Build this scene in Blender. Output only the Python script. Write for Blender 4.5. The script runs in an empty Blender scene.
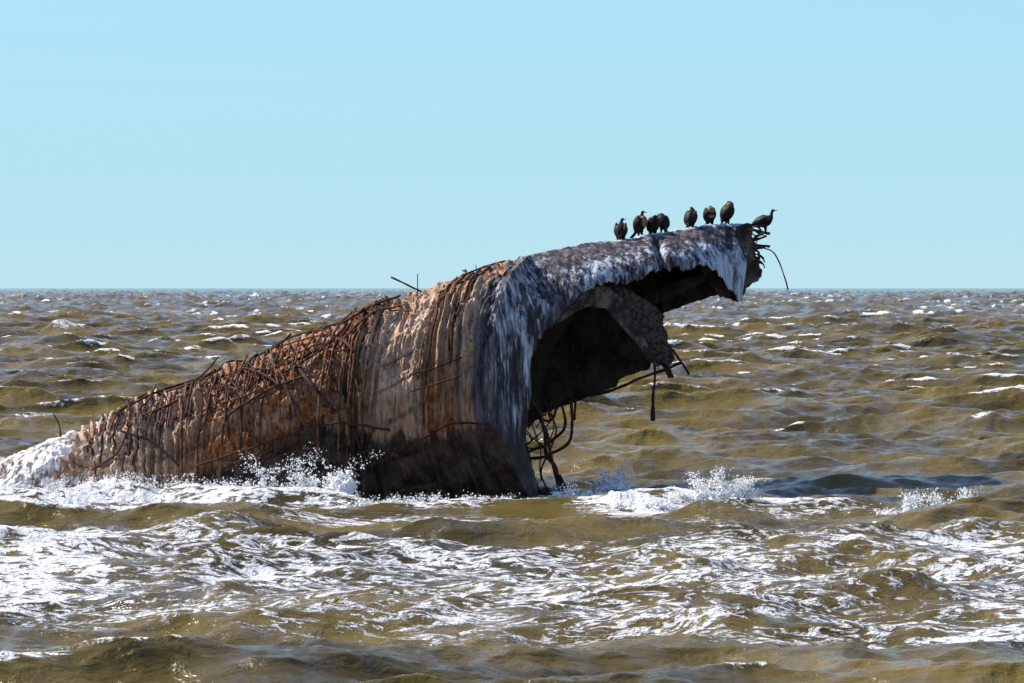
import bpy, bmesh, math, random
import numpy as np
from mathutils import Vector

random.seed(7)
RNG = np.random.default_rng(11)
scene = bpy.context.scene
COL = scene.collection

# ------------------------------------------------------------------ camera
F = 3010.0            # focal length in pixels at 1024 wide
CAM_H = 4.7           # metres above mean water
HZ = 287.5            # image row of the horizon
PITCH = math.atan((341.5 - HZ) / F)


def W(px, py, Y):
    """world point at distance Y along +y that lies on the sight line of a photo pixel"""
    u = (px - 512.0) / F
    v = (341.5 - py) / F
    c, s = math.cos(PITCH), math.sin(PITCH)
    dy = c + v * s
    dz = -s + v * c
    k = Y / dy
    return np.array([u * k, Y, CAM_H + dz * k])


def water_y(py):
    return CAM_H * F / (py - HZ)


cam = bpy.data.cameras.new('camera')
cam.sensor_width = 36.0
cam.lens = 36.0 * F / 1024.0
cam.clip_start = 0.5
cam.clip_end = 60000
cam_o = bpy.data.objects.new('camera', cam)
COL.objects.link(cam_o)
cam_o.location = (0, 0, CAM_H)
cam_o.rotation_euler = (math.pi / 2 - PITCH, 0, 0)
scene.camera = cam_o

# ------------------------------------------------------------------ numeric noise


def _hash(ix, iy, iz, seed):
    h = (ix.astype(np.int64) * 374761393 + iy.astype(np.int64) * 668265263 + iz.astype(np.int64) * 2147483647 + seed * 974634777) & 0xFFFFFFFF
    h = ((h ^ (h >> 13)) * 1274126177) & 0xFFFFFFFF
    h = ((h ^ (h >> 16)) * 2246822519) & 0xFFFFFFFF
    return ((h ^ (h >> 15)) & 0xFFFFFF) / float(0xFFFFFF)


def vnoise(x, y, z=None, seed=0):
    x = np.asarray(x, float)
    y = np.asarray(y, float)
    x0 = np.floor(x)
    y0 = np.floor(y)
    fx = x - x0
    fy = y - y0
    fx = fx * fx * (3 - 2 * fx)
    fy = fy * fy * (3 - 2 * fy)
    if z is None:
        zz = np.zeros_like(x0)

        def l(dx, dy):
            return _hash(x0 + dx, y0 + dy, zz, seed)
        a = l(0, 0) * (1 - fx) + l(1, 0) * fx
        b = l(0, 1) * (1 - fx) + l(1, 1) * fx
        return a * (1 - fy) + b * fy
    z = np.asarray(z, float)
    z0 = np.floor(z)
    fz = z - z0
    fz = fz * fz * (3 - 2 * fz)
    out = 0
    for dz, wz in ((0, 1 - fz), (1, fz)):
        a = _hash(x0, y0, z0 + dz, seed) * (1 - fx) + _hash(x0 + 1, y0, z0 + dz, seed) * fx
        b = _hash(x0, y0 + 1, z0 + dz, seed) * (1 - fx) + _hash(x0 + 1, y0 + 1, z0 + dz, seed) * fx
        out = out + wz * (a * (1 - fy) + b * fy)
    return out


def fbm(x, y, z=None, seed=0, octv=4, gain=0.5):
    s, a, t = 0.0, 1.0, 0.0
    for o in range(octv):
        k = 2.03 ** o
        s = s + a * vnoise(x * k, y * k, None if z is None else z * k, seed + o * 17)
        t += a
        a *= gain
    return s / t


def sstep(a, b, x):
    t = np.clip((x - a) / (b - a), 0, 1)
    return t * t * (3 - 2 * t)


# ------------------------------------------------------------------ mesh helpers


def tag(o, label=None, cat=None, group=None, kind=None):
    if label:
        o['label'] = label
    if cat:
        o['category'] = cat
    if group:
        o['group'] = group
    if kind:
        o['kind'] = kind
    return o


def mesh_obj(name, verts, faces, mat=None, parent=None, smooth=True, attrs=None):
    me = bpy.data.meshes.new(name)
    verts = np.asarray(verts, dtype=np.float32)
    if isinstance(faces, np.ndarray):
        n = len(faces)
        k = faces.shape[1]
        me.vertices.add(len(verts))
        me.vertices.foreach_set('co', verts.ravel())
        me.loops.add(n * k)
        me.loops.foreach_set('vertex_index', faces.astype(np.int32).ravel())
        me.polygons.add(n)
        me.polygons.foreach_set('loop_start', np.arange(0, n * k, k, dtype=np.int32))
        me.polygons.foreach_set('loop_total', np.full(n, k, dtype=np.int32))
        me.update(calc_edges=True)
    else:
        me.from_pydata([tuple(map(float, v)) for v in verts], [], faces)
        me.update()
    if smooth:
        me.polygons.foreach_set('use_smooth', np.ones(len(me.polygons), dtype=bool))
    if attrs:
        for k, v in attrs.items():
            a = me.attributes.new(k, 'FLOAT', 'POINT')
            a.data.foreach_set('value', np.asarray(v, dtype=np.float32).ravel())
    if mat:
        me.materials.append(mat)
    me.validate()
    o = bpy.data.objects.new(name, me)
    COL.objects.link(o)
    if parent:
        o.parent = parent
    return o


def grid_faces(nr, nc, base=0, flip=False):
    r, c = np.meshgrid(np.arange(nr - 1), np.arange(nc - 1), indexing='ij')
    i = (r * nc + c).ravel() + base
    f = np.stack([i, i + 1, i + nc + 1, i + nc], 1)
    return f[:, ::-1] if flip else f


def grid_normals(G):
    du = np.gradient(G, axis=1)
    dv = np.gradient(G, axis=0)
    n = np.cross(du, dv)
    n /= np.linalg.norm(n, axis=2, keepdims=True) + 1e-9
    return n


def solid_from_grid(front, back):
    """closed solid between two grids of equal size"""
    nr, nc, _ = front.shape
    V = np.concatenate([front.reshape(-1, 3), back.reshape(-1, 3)])
    m = nr * nc
    fs = [grid_faces(nr, nc), grid_faces(nr, nc, m, True)]

    def strip(a):
        a = np.asarray(a)
        fs.append(np.stack([a[:-1], a[:-1] + m, a[1:] + m, a[1:]], 1))
    idx = np.arange(m).reshape(nr, nc)
    strip(idx[0, :])
    strip(idx[-1, ::-1])
    strip(idx[::-1, 0])
    strip(idx[:, -1])
    return V, np.concatenate(fs)


def catmull(P, n):
    """n samples of a smooth line through the control points, even in chord length"""
    P = np.asarray(P, float)
    d = np.r_[0, np.cumsum(np.linalg.norm(np.diff(P, axis=0), axis=1))]
    t = np.linspace(0, d[-1], n)
    out = np.empty((n, P.shape[1]))
    m = np.gradient(P, d, axis=0) if len(P) > 2 else np.repeat((P[1:] - P[:1]) / d[-1], 2, 0)
    i = np.clip(np.searchsorted(d, t, side='right') - 1, 0, len(P) - 2)
    h = (d[i + 1] - d[i])
    s = ((t - d[i]) / h)[:, None]
    h = h[:, None]
    out = (2 * s ** 3 - 3 * s ** 2 + 1) * P[i] + (s ** 3 - 2 * s ** 2 + s) * h * m[i] + (-2 * s ** 3 + 3 * s ** 2) * P[i + 1] + (s ** 3 - s ** 2) * h * m[i + 1]
    return out


def tube_data(pts, rad, sides=7, base=0):
    pts = np.asarray(pts, float)
    n = len(pts)
    rad = np.broadcast_to(np.asarray(rad, float), (n,))
    T = np.gradient(pts, axis=0)
    T /= np.linalg.norm(T, axis=1, keepdims=True) + 1e-9
    ref = np.array([0.13, 0.31, 0.94]) if abs(T[0, 2]) < 0.9 else np.array([1.0, 0.1, 0])
    V = []
    for i in range(n):
        a = np.cross(T[i], ref)
        a /= np.linalg.norm(a) + 1e-9
        b = np.cross(T[i], a)
        ref = np.cross(a, T[i])
        for k in range(sides):
            th = 2 * math.pi * k / sides
            V.append(pts[i] + rad[i] * (a * math.cos(th) + b * math.sin(th)))
    Fc = []
    for i in range(n - 1):
        for k in range(sides):
            k2 = (k + 1) % sides
            Fc.append((base + i * sides + k, base + i * sides + k2, base + (i + 1) * sides + k2, base + (i + 1) * sides + k))
    Fc.append(tuple(base + k for k in range(sides))[::-1])
    Fc.append(tuple(base + (n - 1) * sides + k for k in range(sides)))
    return V, Fc


# ------------------------------------------------------------------ materials


class Mat:
    def __init__(self, name):
        self.m = bpy.data.materials.new(name)
        self.m.use_nodes = True
        self.t = self.m.node_tree
        self.n = self.t.nodes
        self.bsdf = self.n['Principled BSDF']
        self.out = self.n['Material Output']

    def link(self, a, b):
        self.t.links.new(a, b)

    def node(self, typ, **kw):
        nd = self.n.new(typ)
        for k, v in kw.items():
            setattr(nd, k, v)
        return nd

    def coords(self, scale=(1, 1, 1)):
        g = self.node('ShaderNodeTexCoord')
        mp = self.node('ShaderNodeMapping')
        mp.inputs['Scale'].default_value = scale
        self.link(g.outputs['Object'], mp.inputs['Vector'])
        return mp.outputs['Vector']

    def noise(self, vec, scale, detail=4, rough=0.55, dist=0.0):
        nd = self.node('ShaderNodeTexNoise')
        nd.inputs['Scale'].default_value = scale
        nd.inputs['Detail'].default_value = detail
        nd.inputs['Roughness'].default_value = rough
        nd.inputs['Distortion'].default_value = dist
        self.link(vec, nd.inputs['Vector'])
        return nd.outputs['Fac']

    def ramp(self, fac, a, b, smooth=True):
        nd = self.node('ShaderNodeMapRange')
        nd.interpolation_type = 'SMOOTHSTEP' if smooth else 'LINEAR'
        self.link(fac, nd.inputs['Value'])
        for k, v in (('From Min', a), ('From Max', b)):
            if hasattr(v, 'is_output'):
                self.link(v, nd.inputs[k])
            else:
                nd.inputs[k].default_value = v
        return nd.outputs['Result']

    def math(self, op, a, b=None, clamp=False):
        nd = self.node('ShaderNodeMath', operation=op, use_clamp=clamp)
        for i, v in enumerate((a, b)):
            if v is None:
                continue
            if hasattr(v, 'is_output'):
                self.link(v, nd.inputs[i])
            else:
                nd.inputs[i].default_value = v
        return nd.outputs[0]

    def mix(self, fac, a, b):
        nd = self.node('ShaderNodeMix', data_type='RGBA')
        for sock, v in ((nd.inputs[0], fac), (nd.inputs[6], a), (nd.inputs[7], b)):
            if hasattr(v, 'is_output'):
                self.link(v, sock)
            else:
                sock.default_value = v if not isinstance(v, tuple) else (*v[:3], 1)
        return nd.outputs[2]

    def attr(self, name):
        nd = self.node('ShaderNodeAttribute')
        nd.attribute_name = name
        return nd.outputs['Fac']

    def bump(self, h, strength, dist):
        nd = self.node('ShaderNodeBump')
        nd.inputs['Strength'].default_value = strength
        nd.inputs['Distance'].default_value = dist
        self.link(h, nd.inputs['Height'])
        self.link(nd.outputs['Normal'], self.bsdf.inputs['Normal'])

    def set(self, **kw):
        for k, v in kw.items():
            s = self.bsdf.inputs[k.replace('_', ' ')]
            if hasattr(v, 'is_output'):
                self.link(v, s)
            else:
                s.default_value = (*v, 1) if isinstance(v, tuple) and len(v) == 3 and s.type == 'RGBA' else v
        return self


def concrete_material():
    M = Mat('weathered_concrete')
    v = M.coords()
    vs = M.coords((1.0, 1.0, 0.12))          # drawn out downwards: runs and drips
    vl = M.coords((0.25, 1.0, 1.0))
    big = M.noise(v, 0.55, 4, 0.6, 0.4)
    mid = M.noise(v, 2.2, 5, 0.65, 0.3)
    fine = M.noise(v, 9, 6, 0.7)
    run = M.noise(vs, 5.5, 5, 0.65, 0.2)
    run2 = M.noise(vs, 12, 4, 0.7, 0.1)
    col = M.mix(M.ramp(mid, 0.36, 0.64), (0.40, 0.275, 0.185), (0.78, 0.61, 0.46))
    col = M.mix(M.ramp(fine, 0.52, 0.70), col, (0.17, 0.11, 0.08))
    rust = M.attr('rust')
    rfac = M.math('MULTIPLY', rust, M.ramp(M.math('ADD', M.math('MULTIPLY', mid, 0.65), M.math('MULTIPLY', run, 0.35)), 0.33, 0.55), True)
    rcol = M.mix(M.ramp(fine, 0.35, 0.65), (0.11, 0.034, 0.013), (0.44, 0.175, 0.058))
    col = M.mix(rfac, col, rcol)
    dark = M.math('MULTIPLY', M.ramp(run2, 0.52, 0.62), 0.6)
    col = M.mix(dark, col, (0.045, 0.026, 0.022))
    # droppings: white runs, blue skylight tint painted in, over nearly black concrete
    g = M.attr('guano')
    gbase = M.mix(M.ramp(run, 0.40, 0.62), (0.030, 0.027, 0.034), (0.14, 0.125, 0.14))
    gm = M.math('ADD', M.math('MULTIPLY', run, 0.40), M.math('ADD', M.math('MULTIPLY', run2, 0.48), M.math('MULTIPLY', big, 0.20)))
    thr = M.math('SUBTRACT', 0.85, M.math('MULTIPLY', g, 0.46))
    thr2 = M.math('ADD', thr, 0.15)
    gf = M.ramp(gm, thr, thr2)
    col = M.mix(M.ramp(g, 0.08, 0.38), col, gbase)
    col = M.mix(M.math('MULTIPLY', gf, M.ramp(g, 0.02, 0.25)), col, (0.54, 0.62, 0.72))
    # tidal wetness and weed; the same mask paints shade into inner faces
    wet_shade = M.attr('wet_shade')
    wf = M.ramp(M.math('ADD', wet_shade, M.math('MULTIPLY', M.math('SUBTRACT', run, 0.5), 1.3)), 0.35, 0.65)
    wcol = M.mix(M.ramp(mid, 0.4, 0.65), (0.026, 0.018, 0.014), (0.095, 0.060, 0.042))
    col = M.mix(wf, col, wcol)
    M.set(Base_Color=col, Roughness=M.mix(wf, (0.9, 0.9, 0.9), (0.6, 0.6, 0.6)))
    M.bsdf.inputs['Specular IOR Level'].default_value = 0.2
    h = M.math('ADD', M.math('MULTIPLY', run2, 0.7), M.math('ADD', M.math('MULTIPLY', fine, 0.6), mid))
    M.bump(h, 1.0, 0.10)
    return M.m


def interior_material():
    M = Mat('interior_concrete_painted_shade')
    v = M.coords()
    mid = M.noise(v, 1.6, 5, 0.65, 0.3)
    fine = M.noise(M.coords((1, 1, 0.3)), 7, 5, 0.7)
    col = M.mix(M.ramp(mid, 0.38, 0.66), (0.012, 0.009, 0.008), (0.05, 0.036, 0.028))  # near-black base colour, shade of the enclosed hold painted in
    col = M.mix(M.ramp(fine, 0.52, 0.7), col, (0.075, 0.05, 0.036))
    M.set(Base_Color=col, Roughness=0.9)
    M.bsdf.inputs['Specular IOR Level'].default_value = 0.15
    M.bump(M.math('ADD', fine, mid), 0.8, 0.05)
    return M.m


def frame_material():
    M = Mat('pale_frame_concrete')
    v = M.coords()
    mid = M.noise(v, 2.4, 5, 0.7, 0.3)
    fine = M.noise(M.coords((1, 1, 0.25)), 8, 5, 0.7)
    col = M.mix(M.ramp(mid, 0.40, 0.66), (0.028, 0.022, 0.020), (0.17, 0.14, 0.125))
    col = M.mix(M.ramp(fine, 0.5, 0.68), col, (0.045, 0.03, 0.024))
    M.set(Base_Color=col, Roughness=0.9)
    M.bsdf.inputs['Specular IOR Level'].default_value = 0.15
    M.bump(M.math('ADD', fine, mid), 0.9, 0.06)
    return M.m


def rebar_material(name, a, b):
    M = Mat(name)
    n = M.noise(M.coords(), 11, 4, 0.7)
    M.set(Base_Color=M.mix(M.ramp(n, 0.4, 0.62), a, b), Roughness=0.85)
    M.bsdf.inputs['Specular IOR Level'].default_value = 0.2
    M.bump(n, 0.7, 0.012)
    return M.m


def foam_material():
    M = Mat('white_foam')
    n = M.noise(M.coords(), 14, 4, 0.7)
    M.set(Base_Color=M.mix(M.ramp(n, 0.3, 0.7), (0.72, 0.74, 0.76), (0.90, 0.91, 0.91)), Roughness=0.55)
    M.bump(n, 0.6, 0.03)
    return M.m


def water_material():
    M = Mat('silty_sea_water')
    v = M.coords()
    n1 = M.noise(v, 1.1, 4, 0.6, 0.4)
    silt = M.noise(v, 0.16, 3, 0.5)
    wcol = M.mix(M.ramp(silt, 0.35, 0.65), (0.054, 0.042, 0.011), (0.130, 0.095, 0.022))
    # lace of foam
    lace_a = M.noise(M.coords((0.42, 1, 1)), 1.7, 5, 0.62, 1.3)
    lace_c = M.noise(M.coords((0.45, 1, 1)), 4.6, 4, 0.62, 1.0)
    lace_b = M.noise(M.coords((0.8, 1, 1)), 0.55, 4, 0.6, 0.8)

    def ridged(x, k):
        return M.math('SUBTRACT', 1.0, M.math('MULTIPLY', M.math('ABSOLUTE', M.math('SUBTRACT', x, 0.5)), k))
    pat = M.math('ADD', M.math('MULTIPLY', ridged(lace_a, 7.0), 0.42), M.math('ADD', M.math('MULTIPLY', ridged(lace_c, 7.0), 0.36), M.math('MULTIPLY', lace_b, 0.42)))
    foam = M.attr('foam')
    thr = M.math('SUBTRACT', 1.16, M.math('MULTIPLY', foam, 1.22))
    f = M.ramp(pat, thr, M.math('ADD', thr, 0.22))
    f = M.math('MULTIPLY', f, M.ramp(foam, 0.03, 0.16))
    col = M.mix(f, wcol, (0.74, 0.76, 0.80))
    rough = M.node('ShaderNodeMapRange')
    M.link(f, rough.inputs['Value'])
    rough.inputs['To Min'].default_value = 0.10
    rough.inputs['To Max'].default_value = 0.6
    M.set(Base_Color=col, Roughness=rough.outputs['Result'])
    M.bsdf.inputs['IOR'].default_value = 1.33
    M.bsdf.inputs['Specular IOR Level'].default_value = 0.5
    M.bsdf.inputs['Subsurface Weight'].default_value = 0.2
    M.bsdf.inputs['Subsurface Radius'].default_value = (0.5, 0.38, 0.12)
    M.bsdf.inputs['Subsurface Scale'].default_value = 0.5
    fine = M.noise(M.coords((0.6, 1, 1)), 3.0, 6, 0.62, 0.6)
    froth = M.noise(v, 9.0, 4, 0.7)
    h = M.math('ADD', M.math('MULTIPLY', fine, 0.9), M.math('MULTIPLY', M.math('ADD', M.math('MULTIPLY', froth, 1.6), 0.5), f))
    M.bump(h, 0.9, 0.13)
    return M.m


def feather_material(name, a, b, rough=0.55):
    M = Mat(name)
    n = M.noise(M.coords((1, 1, 0.5)), 28, 3, 0.6)
    M.set(Base_Color=M.mix(M.ramp(n, 0.38, 0.62), a, b), Roughness=rough)
    M.bsdf.inputs['Specular IOR Level'].default_value = 0.12
    M.bump(n, 0.5, 0.008)
    return M.m


MAT_CONC = concrete_material()
MAT_INT = interior_material()
MAT_FRAME = frame_material()
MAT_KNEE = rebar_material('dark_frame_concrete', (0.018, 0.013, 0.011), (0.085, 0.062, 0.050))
MAT_ROD = rebar_material('dark_rusty_rebar', (0.018, 0.010, 0.009), (0.075, 0.032, 0.018))
MAT_HOOP = rebar_material('rust_brown_rebar', (0.035, 0.016, 0.012), (0.15, 0.065, 0.034))
MAT_FOAM = foam_material()


def pour_material():
    M = Mat('pouring_white_water')
    n = M.noise(M.coords((1, 1, 0.22)), 6.5, 5, 0.68, .5)
    m_ = M.noise(M.coords(), 3, 4, 0.6)
    f = M.ramp(M.math('ADD', M.math('MULTIPLY', n, .7), M.math('MULTIPLY', m_, .3)), 0.41, 0.53)
    M.set(Base_Color=M.mix(f, (0.40, 0.38, 0.38), (0.82, 0.83, 0.85)), Roughness=0.4, Alpha=M.math('ADD', M.math('MULTIPLY', f, .75), .18, True))
    M.bump(M.math('ADD', n, M.math('MULTIPLY', f, .4)), 0.9, 0.10)
    return M.m


MAT_POUR = pour_material()
MAT_SEA = water_material()
MAT_BLACK = feather_material('black_feathers', (0.006, 0.006, 0.007), (0.014, 0.012, 0.012))
MAT_WING = feather_material('brown_black_feathers', (0.020, 0.013, 0.009), (0.095, 0.062, 0.040))
MAT_BUFF = feather_material('buff_brown_feathers', (0.16, 0.085, 0.040), (0.36, 0.21, 0.10))
MAT_BILL = feather_material('horn_bill', (0.10, 0.075, 0.04), (0.22, 0.16, 0.08), 0.4)
MAT_EYE = feather_material('dark_eye', (0.004, 0.006, 0.006), (0.008, 0.01, 0.01), 0.15)

# ------------------------------------------------------------------ the wreck
wreck = bpy.data.objects.new('shipwreck', None)
COL.objects.link(wreck)
wreck.location = (0, 0, 0)
tag(wreck, 'rusty broken concrete ship hull rising from rough brown water', 'shipwreck')

YC = 70.0
# stations along the hull: ridge pixel, centre height, depth radius, skew weight
ST = np.array([
    # px    py    zc    rd    w
    [-60, 489, -1.00, 0.9, 0.2],
    [0, 466, -0.80, 1.2, 0.2],
    [60, 441, -0.35, 1.5, 0.25],
    [110, 416, 0.00, 1.7, 0.3],
    [160, 396, 0.40, 1.9, 0.35],
    [205, 379, 0.70, 2.05, 0.4],
    [250, 359, 1.0, 2.2, 0.45],
    [300, 341, 1.25, 2.35, 0.55],
    [350, 321, 1.5, 2.45, 0.65],
    [395, 301, 1.7, 2.5, 0.75],
    [440, 285, 1.95, 2.55, 0.85],
    [480, 270, 2.15, 2.6, 0.95],
    [511, 260, 2.3, 2.6, 1.0],
    [529, 255, 2.4, 2.6, 1.0],
])


def hull_base(s, th):
    """s: ridge pixel, th: angle from the ridge (positive towards the camera)"""
    s, th = np.broadcast_arrays(np.asarray(s, float), np.asarray(th, float))

    def itp(c):
        return np.interp(s, ST[:, 0], ST[:, c])
    py, zc, rd, w = itp(1), itp(2), itp(3), itp(4)
    top = W(512, 0, YC)
    zr = CAM_H + (HZ - py) / F * YC
    rv = zr - zc
    ct, sn = np.cos(th), np.sin(th)
    e = 0.86
    ct = np.sign(ct) * np.abs(ct) ** e
    sn = np.sign(sn) * np.abs(sn) ** e
    z = zc + np.where(ct < 0, 1.25, 1.0) * rv * ct
    Y = YC - rd * sn
    hgt = zr - z
    fold = np.interp(hgt, [0, 0.35, 0.6, 1.35, 2.1, 3.4, 4.5, 5.6, 7], [0, -16, -22, -33, -37, -36, -22, 2, 25])
    px = s + fold * w * (0.25 + 0.75 * np.clip(rv / 2.9, 0, 1))
    return np.stack([(px - 512) / F * Y, Y, z], -1)


# smooth out the station polyline
_xs = np.linspace(-60, 529, 240)
_st = np.stack([_xs] + [np.interp(_xs, ST[:, 0], ST[:, c]) for c in range(1, 5)], 1)
ker = np.hanning(23)
ker /= ker.sum()
for c in range(1, 5):
    pad = np.r_[2 * _st[0, c] - _st[11:0:-1, c], _st[:, c], 2 * _st[-1, c] - _st[-2:-13:-1, c]]
    _st[:, c] = np.convolve(pad, ker, 'valid')
ST = _st

NC, NR = 1150, 430
ss = np.linspace(-60, 529, NC)
tt = np.linspace(math.radians(-150), math.radians(158), NR)
SS, TT = np.meshgrid(ss, tt)
B0 = hull_base(SS, TT)
N0 = grid_normals(B0)
if N0[NR * 3 // 4, NC // 2, 1] > 0:
    N0 = -N0
zmap = B0[..., 2]
arc = TT * 2.5          # metres round the girth
sm = SS / 43.0          # metres along
# concrete: lumps, pits, plank-form marks and frame ribs
d = 0.16 * (fbm(sm * 0.9, arc * 0.9, None, 1, 4) - 0.5)
d += 0.12 * (fbm(sm * 3.0, arc * 1.4, None, 2, 4, 0.6) - 0.5)
d += 0.07 * (fbm(sm * 9.0, arc * 2.2, None, 3, 3, 0.6) - 0.5)
pit = sstep(0.60, 0.74, fbm(sm * 1.6 + 9, arc * 1.3, None, 8, 4))
d -= 0.13 * pit
wob = 0.22 * (fbm(sm * 0.5, arc * 0.7, None, 21, 3) - 0.5)
# groups of close vertical ribs (spalled cover over the reinforcement)
rib_zone = (1 + 0.8 * sstep(215, 170, SS)) * (1 - sstep(398, 410, SS) * (1 - sstep(446, 458, SS))) * sstep(0.42, 0.58, vnoise(sm * 0.62 + 3.3, arc * 0.12, None, 31)) * (0.4 + 0.6 * sstep(0.3, 0.6, fbm(sm * 0.8, arc * 0.8, None, 33, 3)))
wob2 = 0.55 * (fbm(sm * 1.4, arc * 0.35, None, 22, 3) - 0.5)
ribs = np.abs(((sm + wob + wob2) * 4.6) % 1.0 - 0.5) * 2
d += 0.06 * (np.abs(fbm(sm * 6.5, arc * 1.6, None, 26, 4, .65) - .5) * 4 - .5)
d += 0.15 * rib_zone * (sstep(0.35, 0.9, ribs) - 0.6) * (0.35 + 1.1 * fbm(sm * 3, arc * .9, None, 23, 3))
ledge = fbm(sm * .8 + 4, arc * 1.1 - sm * .25, None, 24, 4)
d -= 0.16 * sstep(0.50, 0.535, ledge) * sstep(.45, .6, fbm(sm * .5, arc * .5, None, 25, 2))
plank = ((arc + wob * 0.6 + 0.12 * sm) * 1.75) % 1.0
terr = fbm(sm * 1.15 + 7, arc * 1.0, None, 27, 4) * 9
terr = np.floor(terr) + sstep(.72, .95, terr - np.floor(terr))
d += 0.055 * (terr - 4.5) * (1 - .75 * sstep(430, 480, SS)) * (1 - .5 * sstep(.5, .1, np.abs(TT)))
d -= 0.05 * (1 - sstep(0.02, 0.10, plank)) * sstep(.45, .6, fbm(sm * .6, arc * .9, None, 29, 3)) * sstep(.2, .5, TT)
blank = sstep(400, 412, SS) * (1 - sstep(448, 458, SS))
d -= 0.07 * blank * (1 - sstep(0.02, 0.13, plank)) * sstep(0.7, 1.2, TT)
# heavy frames at the fold
for fx, wd, hh in ((497, 3.5, 0.10), (487, 3.0, 0.06), (470, 4.5, 0.07), (384, 5.0, 0.09), (374, 3.0, 0.05), (360, 3.0, 0.05)):
    d += hh * np.exp(-((SS - fx + 3 * (vnoise(arc * 2, arc * 0, None, int(fx)) - 0.5)) / wd) ** 2)
d += 0.2 * sstep(0.45, 0.7, fbm(sm * 2.2, arc * 0.6, None, 77, 3)) * np.exp(-(TT / 0.20) ** 2) * sstep(60, 120, SS) * 0.5
d *= 1 - 0.8 * sstep(520, 529, SS)
HULL = B0 + N0 * d[..., None]

rust = sstep(0.36, 0.60, fbm(sm * 0.42 + 2, arc * 0.4, None, 5, 4)) * 0.55
for cx, wx, am in ((262, 50, 1.0), (352, 36, 1.2), (300, 22, .55), (478, 26, 0.6), (180, 25, .3), (425, 26, .42)):
    rust = rust + am * np.exp(-((SS - cx) / wx) ** 2)
rust *= 0.35 + 0.65 * sstep(150, 215, SS)
rust *= 1 - 0.25 * sstep(395, 410, SS) * (1 - sstep(450, 462, SS))
zw = np.interp(SS, [100, 190, 250, 330, 400, 520], [-0.6, 0.05, 0.85, 1.45, 1.25, 1.5]) + 1.1 * (fbm(sm * .7, arc * .6, None, 55, 4) - .5)
wet_shade = sstep(zw + 0.75, zw - 0.55, zmap)
guano = 0.62 * sstep(503, 520, SS + 22 * (fbm(arc * 2, sm * 2, None, 6, 3) - .5)) + 0.3 * np.exp(-((SS - 494) / 4.0) ** 2)
guano = guano * (1 - 0.5 * sstep(1.8, 0.6, zmap) * sstep(300, 400, SS))
o = mesh_obj('hull', HULL.reshape(-1, 3), grid_faces(NR, NC), MAT_CONC, wreck,
             attrs={'rust': np.clip(rust, 0, 1), 'wet_shade': np.clip(wet_shade, 0, 1), 'guano': np.clip(guano, 0, 1)})

# white water pouring over the sunken end
c1 = int(np.searchsorted(ss, 175))
r0, r1 = int(np.searchsorted(tt, -0.7)), int(np.searchsorted(tt, 2.2))
sub = (slice(r0, r1), slice(0, c1))
lim = 80 + 66 * (fbm(sm[sub] * 1.3, arc[sub] * 2.0, None, 101, 4) - .5) + 26 * np.clip(TT[sub] - .2, -1, 1.2) * -1
cov = sstep(8, -26, SS[sub] - lim)
off = -0.30 + cov * 0.40 + cov * (0.16 * (fbm(sm[sub] * 2.6, arc[sub] * 1.0, None, 102, 5, .6) - .5) + 0.09 * (fbm(sm[sub] * 8, arc[sub] * 3.2, None, 103, 4, .6) - .5))
CAS = B0[sub] + N0[sub] * off[..., None]
o = mesh_obj('pouring_foam', CAS.reshape(-1, 3), grid_faces(r1 - r0, c1), MAT_POUR)
tag(o, 'white water pouring down the sunken left end of the hull', 'foam', kind='stuff')

# sight-line lookup on the near side of the hull
_near = (TT > -0.15) & (zmap > -0.8)
_hp = HULL[_near]
_hn = N0[_near]
_hpx = 512 + _hp[:, 0] / _hp[:, 1] * F
_hpy = HZ - (_hp[:, 2] - CAM_H) / _hp[:, 1] * F


def on_hull(px, py, off=0.05):
    i = int(np.argmin((_hpx - px) ** 2 + (_hpy - py) ** 2))
    p = _hp[i] + _hn[i] * off
    q = W(px, py, p[1])
    return q


# ---- end frame: the thick shaded face that turns into the overhanging beam
fold = hull_base(np.full(60, 529.0), np.linspace(math.radians(150), 0, 60))
ridge_px = np.array([(545, 251.5), (567, 247), (605, 241), (631, 237.5), (664, 232), (682, 229), (702, 226), (721, 224.5), (745, 223), (752, 223.5)])
ridge_Y = np.interp(ridge_px[:, 0], [529, 757], [70.0, 72.7])
O_pts = np.concatenate([fold, [W(a, b, y) for (a, b), y in zip(ridge_px, ridge_Y)]])
inner_px = [(556, 530, 68.9), (545, 505, 68.8), (531, 470, 68.6), (524, 440, 68.4), (526, 420, 68.3), (530, 395, 68.3), (530, 365, 68.3), (535, 346, 68.4),
            (552, 324, 68.7), (574, 302, 69.0), (590, 287, 69.3), (612, 284, 69.6), (629, 283, 69.8), (641, 277, 70.0), (666, 270, 70.4), (690, 267.5, 70.8),
            (705, 267.5, 71.0), (717, 274, 71.2), (726, 284, 71.4), (737, 297, 71.6), (741, 300, 71.65)]
I_pts = np.array([W(*p) for p in inner_px])
NA, NB = 640, 110
# the two border lines are matched at these fractions
Oa = catmull(O_pts, NA)
Ia = catmull(I_pts, NA)


def reparam(curve, src, dst):
    d0 = np.linspace(0, 1, len(curve))
    t = np.interp(np.linspace(0, 1, NA), dst, src)
    return np.stack([np.interp(t, d0, curve[:, k]) for k in range(3)], 1)


def frac(curve, p):
    return np.argmin(np.linalg.norm(curve - p, axis=1)) / (len(curve) - 1)


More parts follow.
